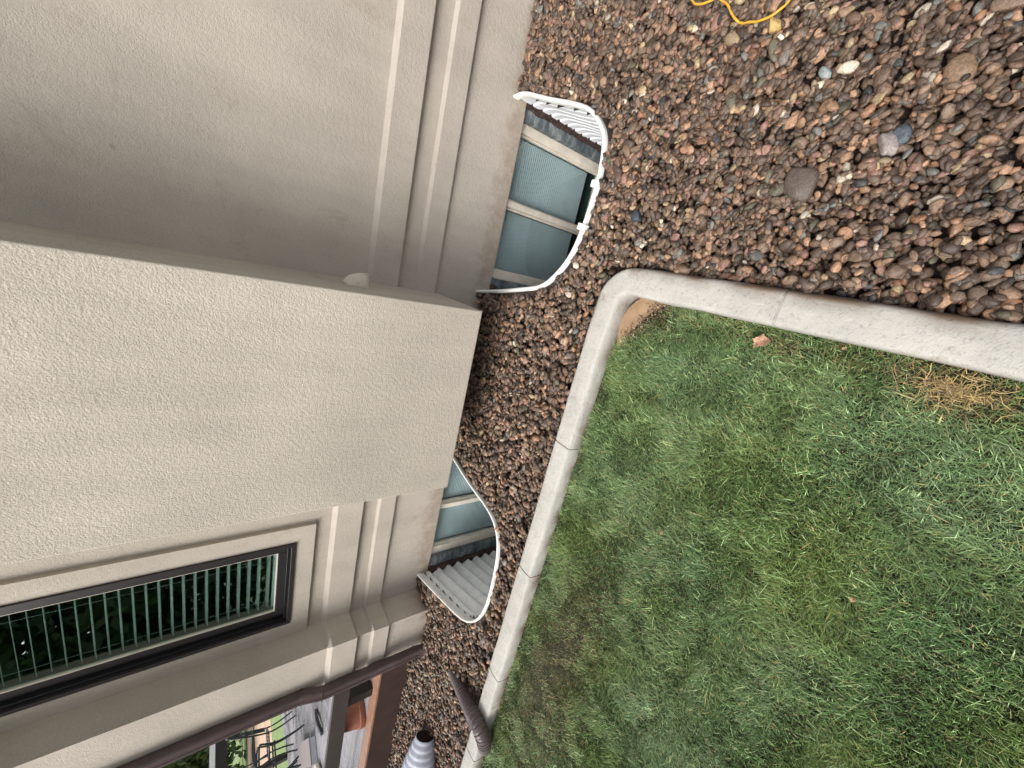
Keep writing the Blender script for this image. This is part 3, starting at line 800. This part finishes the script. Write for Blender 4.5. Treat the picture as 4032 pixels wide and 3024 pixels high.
# ------------------------------------------------------------------ drain hose and planter by the deck
def hose():
    p = catmull([(-3.214,1.808,0.040),(-3.158,1.673,0.070),(-3.102,1.510,0.100),(-3.029,1.344,0.135),(-3.047,1.254,0.130),(-3.130,1.234,0.100),(-3.223,1.240,0.070)], 14)
    cum = [0]
    for a, b in zip(p, p[1:]): cum.append(cum[-1]+(b-a).length)
    Lt = cum[-1]; q = []; n = int(Lt/.0035)
    for k in range(n+1):
        d = Lt*k/n; i = max(0, min(len(p)-2, next((j for j in range(len(cum)) if cum[j] > d), len(p)-1)-1))
        q.append(p[i].lerp(p[i+1], (d-cum[i])/(cum[i+1]-cum[i])))
    def rad(i):
        d = Lt*i/n; t_ = i/n; return .034+.014*min(1, t_*1.8)+(.0055 if (d/.027)%1 < .55 else -.001)*(1 if t_ < .9 else .0)
    o = MB().tube(q, rad, 18).build('drain_hose', 'hose', None, True, 0, 50)
    tag(o, 'brown corrugated drain hose crossing over the curb onto the lawn', 'drain hose')
hose()
t_ = thing('ribbed_planter', 'pale grey ribbed plastic planter lying on its side in the gravel', 'planter', (-4.1, 1.85, .03))
ax = Vector((-.86, -.36, .22)).normalized()
prof = []
for k in range(40):
    h = k*.012; r = .074+.075*min(1, k/20)**.8+(.006 if k % 4 < 2 else 0); prof.append((h, r))
prof += [(.48, .16), (.50, .16), (.50, .15), (.30, .14)]
base = Vector((-4.086, 1.905, .10))
MB().lathe(base, ax, prof, 32, False).build('planter_body', 'planter', t_, True, 0, 50)
MB().lathe(base, ax, [(.004, .001), (.004, .070), (-.002, .074)], 32, False).build('planter_base', 'black_soil', t_, False)

# ------------------------------------------------------------------ deck
deck = thing('deck', 'grey weathered wooden deck with a dark brown fascia beside the house corner', 'deck', (-7, 4, 0))
ZD = .315; DX0, DX1 = -11.2, -3.62
MB().box(DX0, DX1, 2.51, 2.55, -.02, ZD-.002).build('fascia', 'deck_fascia', deck, False, .003)
MB().box(DX0, DX1, 2.505, 2.645, ZD, ZD+.025).build('edge_board', 'tan_wood', deck, False, .004)
fb = MB(); y = 2.652
while y < 8.6:
    fb.box(DX0, DX1, y, y+.135, ZD+.001*random.random(), ZD+.024+.001*random.random()); y += .142
fb.build('floor_boards', 'boards', deck)
MB().box(DX0, DX1, 2.56, 8.6, ZD-.06, ZD-.02).build('joist', 'deck_fascia', deck)
MB().box(-4.34, -4.235, 2.60, 2.70, ZD+.026, .575).build('railing_post', 'post_paint', deck, False, .004)
MB().box(-7.9, -7.8, 2.60, 2.70, ZD+.026, .575).build('railing_post', 'post_paint', deck, False, .004)
MB().box(-9.6, DX1, 2.585, 2.625, .577, .725).build('railing_board', 'rail_paint', deck, False, .004)
# flower pot upside down
fp = thing('flower_pot', 'orange terracotta flower pot standing on the deck behind the dark rail', 'flower pot', (-4.80, 2.80, ZD+.027))
MB().lathe((-4.80, 2.80, ZD+.028), (0,0,1), [(0,.165),(.012,.172),(.05,.172),(.056,.158),(.26,.118),(.27,.10)], 36).build('pot_body', 'terracotta', fp, True, 0, 40)
# strap
o = MB().sweep(catmull([(-7.10,4.42,ZD+.03),(-7.02,4.28,ZD+.05),(-6.95,4.12,ZD+.055),(-6.94,3.97,ZD+.03)], 8), lambda i: [(-.03, -.006), (-.03, .03), (.03, .03), (.03, -.006)]).build('rubber_strap', 'black_gasket')
tag(o, 'short curved black strap lying on the pale deck boards', 'strap')
# plastic box and round stool on deck
bx = thing('storage_bin', 'pale translucent low bin on the deck boards beside the chairs', 'bin', (-8.1, 4.50, ZD+.027))
dd = Vector((-.87, .49, 0)); ss = Vector((-.49, -.87, 0))
z0 = ZD+.028
m = MB()
for sgn in (-1, 1):
    m.obox(Vector((-8.2,4.52,z0+.04))+ss*sgn*.16, dd, ss, (0,0,1), .62, .008, .04); m.obox(Vector((-8.2,4.52,z0+.04))+dd*sgn*.62, dd, ss, (0,0,1), .008, .16, .04)
m.obox((-8.2,4.52,z0+.006), dd, ss, (0,0,1), .62, .16, .006)
m.build('bin_body', 'planter', bx); MB().obox((-8.2,4.52,z0+.087), dd, ss, (0,0,1), .64, .175, .006).build('bin_lid', 'label', bx)
st = thing('round_cushion', 'cream round cushion lying on the deck by the grey bin', 'cushion', (-7.7, 3.85, ZD+.027))
MB().lathe((-7.75, 3.80, z0), (0,0,1), [(0,.2),(.02,.235),(.06,.235),(.08,.2),(.085,.05)], 32).build('cushion_body', simple('cream cloth', lin((214,208,192)), .9, 0, 20), st, True, 0, 60)
# wrought iron furniture
def chair(name, loc, rz, label):
    c = thing(name, label, 'chair', (0, 0, 0), 'wrought iron chairs on the deck'); r = .014
    W_ = .26
    for sx in (-1, 1):
        MB().tube(catmull([(sx*W_,.25,0),(sx*W_*.95,.21,.2),(sx*W_*.9,.2,.44),(sx*W_,.26,.66)], 5), r, 6).build('leg', 'iron', c, True)
        MB().tube(catmull([(sx*W_,-.30,0),(sx*W_*.93,-.24,.22),(sx*W_*.9,-.22,.45),(sx*W_*.88,-.30,.8),(sx*W_*.7,-.36,1.02)], 5), r, 6).build('leg', 'iron', c, True)
        MB().tube(catmull([(sx*W_*.9,-.27,.70),(sx*W_*1.15,-.05,.69),(sx*W_*1.15,.18,.68),(sx*W_,.26,.66)], 5), r*1.1, 6).build('armrest', 'iron', c, True)
    s = MB()
    for k in range(9): y = -.22+k*.055; s.tube([(-W_*.9, y, .45), (W_*.9, y, .45)], .007, 5)
    s.tube([(-W_*.9,-.22,.45),(W_*.9,-.22,.45),(W_*.9,.22,.45),(-W_*.9,.22,.45)], .012, 6, True)
    s.build('seat', 'iron', c)
    b = MB(); b.tube(catmull([(-W_*.7,-.36,1.02),(-.1,-.37,1.09),(.1,-.37,1.09),(W_*.7,-.36,1.02)], 6), r, 6)
    for k in range(5):
        x = -.16+k*.08; b.tube(catmull([(x,-.25,.5),(x+.02,-.29,.7),(x-.02,-.33,.88),(x,-.37,1.06)], 5), .008, 5)
    for x in (-.1, .1):
        b.tube([(x+.045*math.cos(a)*(1-a/18), -.315-.02*math.sin(a), .8+.07*math.sin(a)*(1-a/18)) for a in np.linspace(0, 11, 26)], .007, 5)
    b.build('backrest', 'iron', c)
    c.location = loc; c.rotation_euler = (0, 0, rz); return c
zf = ZD+.027
chair('patio_chair', (-9.55, 5.75, zf), 2.4, 'dark green wrought iron chair on the deck, the farther of the two')
chair('patio_chair', (-8.75, 5.0, zf), -.5, 'dark green wrought iron chair on the deck, nearest the downspout')
tb = thing('patio_table', 'dark green wrought iron table with scrolled legs on the deck', 'table', (-9.6, 4.95, zf))
m = MB()
tc = Vector((-9.6, 4.95, zf))
m.tube([tc+Vector((.5*math.cos(a), .5*math.sin(a), .72)) for a in np.linspace(0, 2*PI, 33)[:-1]], .018, 6, True)
for k in range(11):
    x = -.45+k*.09; h_ = math.sqrt(.25-x*x); m.tube([tc+Vector((x, -h_, .72)), tc+Vector((x, h_, .72))], .008, 5)
    m.tube([tc+Vector((-h_, x, .722)), tc+Vector((h_, x, .722))], .008, 5)
m.build('table_top', 'iron', tb)
for a in (0.4, 1.97, 3.54, 5.11):
    d = Vector((math.cos(a), math.sin(a), 0)); MB().tube(catmull([tc+d*.42, tc+d*.25+Vector((0,0,.3)), tc+d*.34+Vector((0,0,.55)), tc+d*.3+Vector((0,0,.71))], 6), .016, 6).build('leg', 'iron', tb)

# ------------------------------------------------------------------ far yard seen past the downspout
m = MB(); m.box(-12.4, -11.22, 2.5, 14, -.05, .05); struct(m.build('paving', 'paver'))
m = MB(); m.add([(-120, 0, -.025), (-12.41, 0, -.025), (-12.41, 90, -.025), (-120, 90, -.025)], [(0,1,2,3)]); struct(m.build('far_lawn', 'bright_grass'))
m = MB(); m.add([(-32, -5, -.02), (-17.6, -5, -.02), (-17.6, 60, -.02), (-32, 60, -.02)], [(0,1,2,3)]); struct(m.build('path', 'path_tan'))
fe = thing('wire_fence', 'thin dark wire fence running across the tan path beyond the deck', 'fence', (-20, 12, 0))
m = MB()
for z in (.35, .75): m.box(-20.01, -19.99, 6, 22, z-.012, z+.012)
m.build('fence_rail', 'iron', fe)
for k in range(12): MB().box(-20.015, -19.985, 6+k*1.4, 6.03+k*1.4, -.02, .9).build('fence_post', 'iron', fe)
bm_ = thing('porch_beam', 'dark brown beam with a white top board at the far end of the deck', 'beam', (-11.1, 7, 0))
MB().box(-11.15, -11.02, 6.2, 8.4, 1.40, 1.60).build('beam', 'post_paint', bm_)
MB().box(-11.16, -11.01, 6.2, 8.4, 1.602, 1.70).build('top_board', 'white_plastic', bm_)
for y in (6.2, 8.3): MB().box(-11.14, -11.04, y, y+.1, ZD+.026, 1.398).build('post', 'post_paint', bm_)
def tree(x, y, h, r, seed, label, n=5200):
    rr = np.random.default_rng(seed); T = thing('tree', label, 'tree', (x, y, 0), 'trees around the yard')
    MB().tube([(x, y, -.1), (x+.1, y, h*.3), (x-.05, y+.1, h*.6), (x, y, h*.9)], lambda i: .16-.035*i, 8).build('trunk', 'deck_fascia', T)
    c = rr.normal(size=(46, 3)); c /= np.linalg.norm(c, axis=1)[:, None]; c *= (rr.random(46)**.4)[:, None]
    c = c*np.array([r, r, h*.40])+np.array([x, y, h*.58]); i = rr.integers(46, size=n)
    p = c[i]+rr.normal(size=(n, 3))*r*.2; s = rr.uniform(.07, .14, n)*(r/2)
    u = rr.normal(size=(n, 3)); u /= np.linalg.norm(u, axis=1)[:, None]; v = np.cross(u, rr.normal(size=(n, 3))); v /= np.linalg.norm(v, axis=1)[:, None]
    V = np.stack([p-u*s[:, None]*1.5, p+v*s[:, None]*.7, p+u*s[:, None]*1.5, p-v*s[:, None]*.7], 1).reshape(-1, 3)
    F = np.arange(n*4).reshape(-1, 4); base = np.array(lin((70, 96, 52)))
    s = s*1
    C = np.repeat(base[None]*rr.uniform(.55, 1.35, (n, 1))*np.array([1, 1, 1]), 4, 0)
    o = fast_mesh('crown', 'grass', V-np.array([x, y, 0]), F, C, False); o.parent = T
def hedge():  # unseen foliage row, added to cover bright sky gaps in the window reflection
    rr = np.random.default_rng(77); 
    n = 60000; u = rr.random(n); x = -30+28*u; p = np.c_[x, -9.3-.10*(x+14)+rr.normal(0, .42, n), 4.6*rr.random(n)**.8]
    s = rr.uniform(.05, .11, n); a = rr.normal(size=(n, 3)); a /= np.linalg.norm(a, axis=1)[:, None]; b = np.cross(a, rr.normal(size=(n, 3))); b /= np.linalg.norm(b, axis=1)[:, None]
    V = np.stack([p-a*s[:, None]*1.5, p+b*s[:, None]*.8, p+a*s[:, None]*1.5, p-b*s[:, None]*.8], 1).reshape(-1, 3)
    C = np.repeat(np.array(lin((72, 98, 54)))[None]*rr.uniform(.6, 1.3, (n, 1)), 4, 0)
    o = fast_mesh('hedge', 'grass', V, np.arange(n*4).reshape(-1, 4), C, False); tag(o, 'long dense green hedge out of view, added to fill gaps in the window reflection', 'hedge')
hedge()
for k, (x, y, h, r_) in enumerate([(-9.5, -7.5, 7.5, 2.6), (-14, -5, 8, 2.8), (-6, -10, 8, 2.8), (-19, -3.5, 8, 3.0), (-1.5, -11, 8, 2.8), (-24, -7, 9, 3.2)]):
    tree(x, y, h, r_, 20+k, ['broad leafy tree across the lawn behind the viewer', 'tall leafy tree at the far side of the lawn', 'dense leafy tree opposite the house wall', 'wide leafy tree far along the lawn', 'dark leafy tree directly across from the bump-out', 'tallest leafy tree beyond the far end of the lawn'][k], 16000)
tree(-34, 19.5, 7, 3.4, 1, 'leafy green tree far beyond the deck, right above the railing')
tree(-40, 27, 8, 4, 2, 'leafy green tree in the distance behind the first tree')
tree(-30, 14, 6, 3, 3, 'rounder green tree to the left of the distant pair')
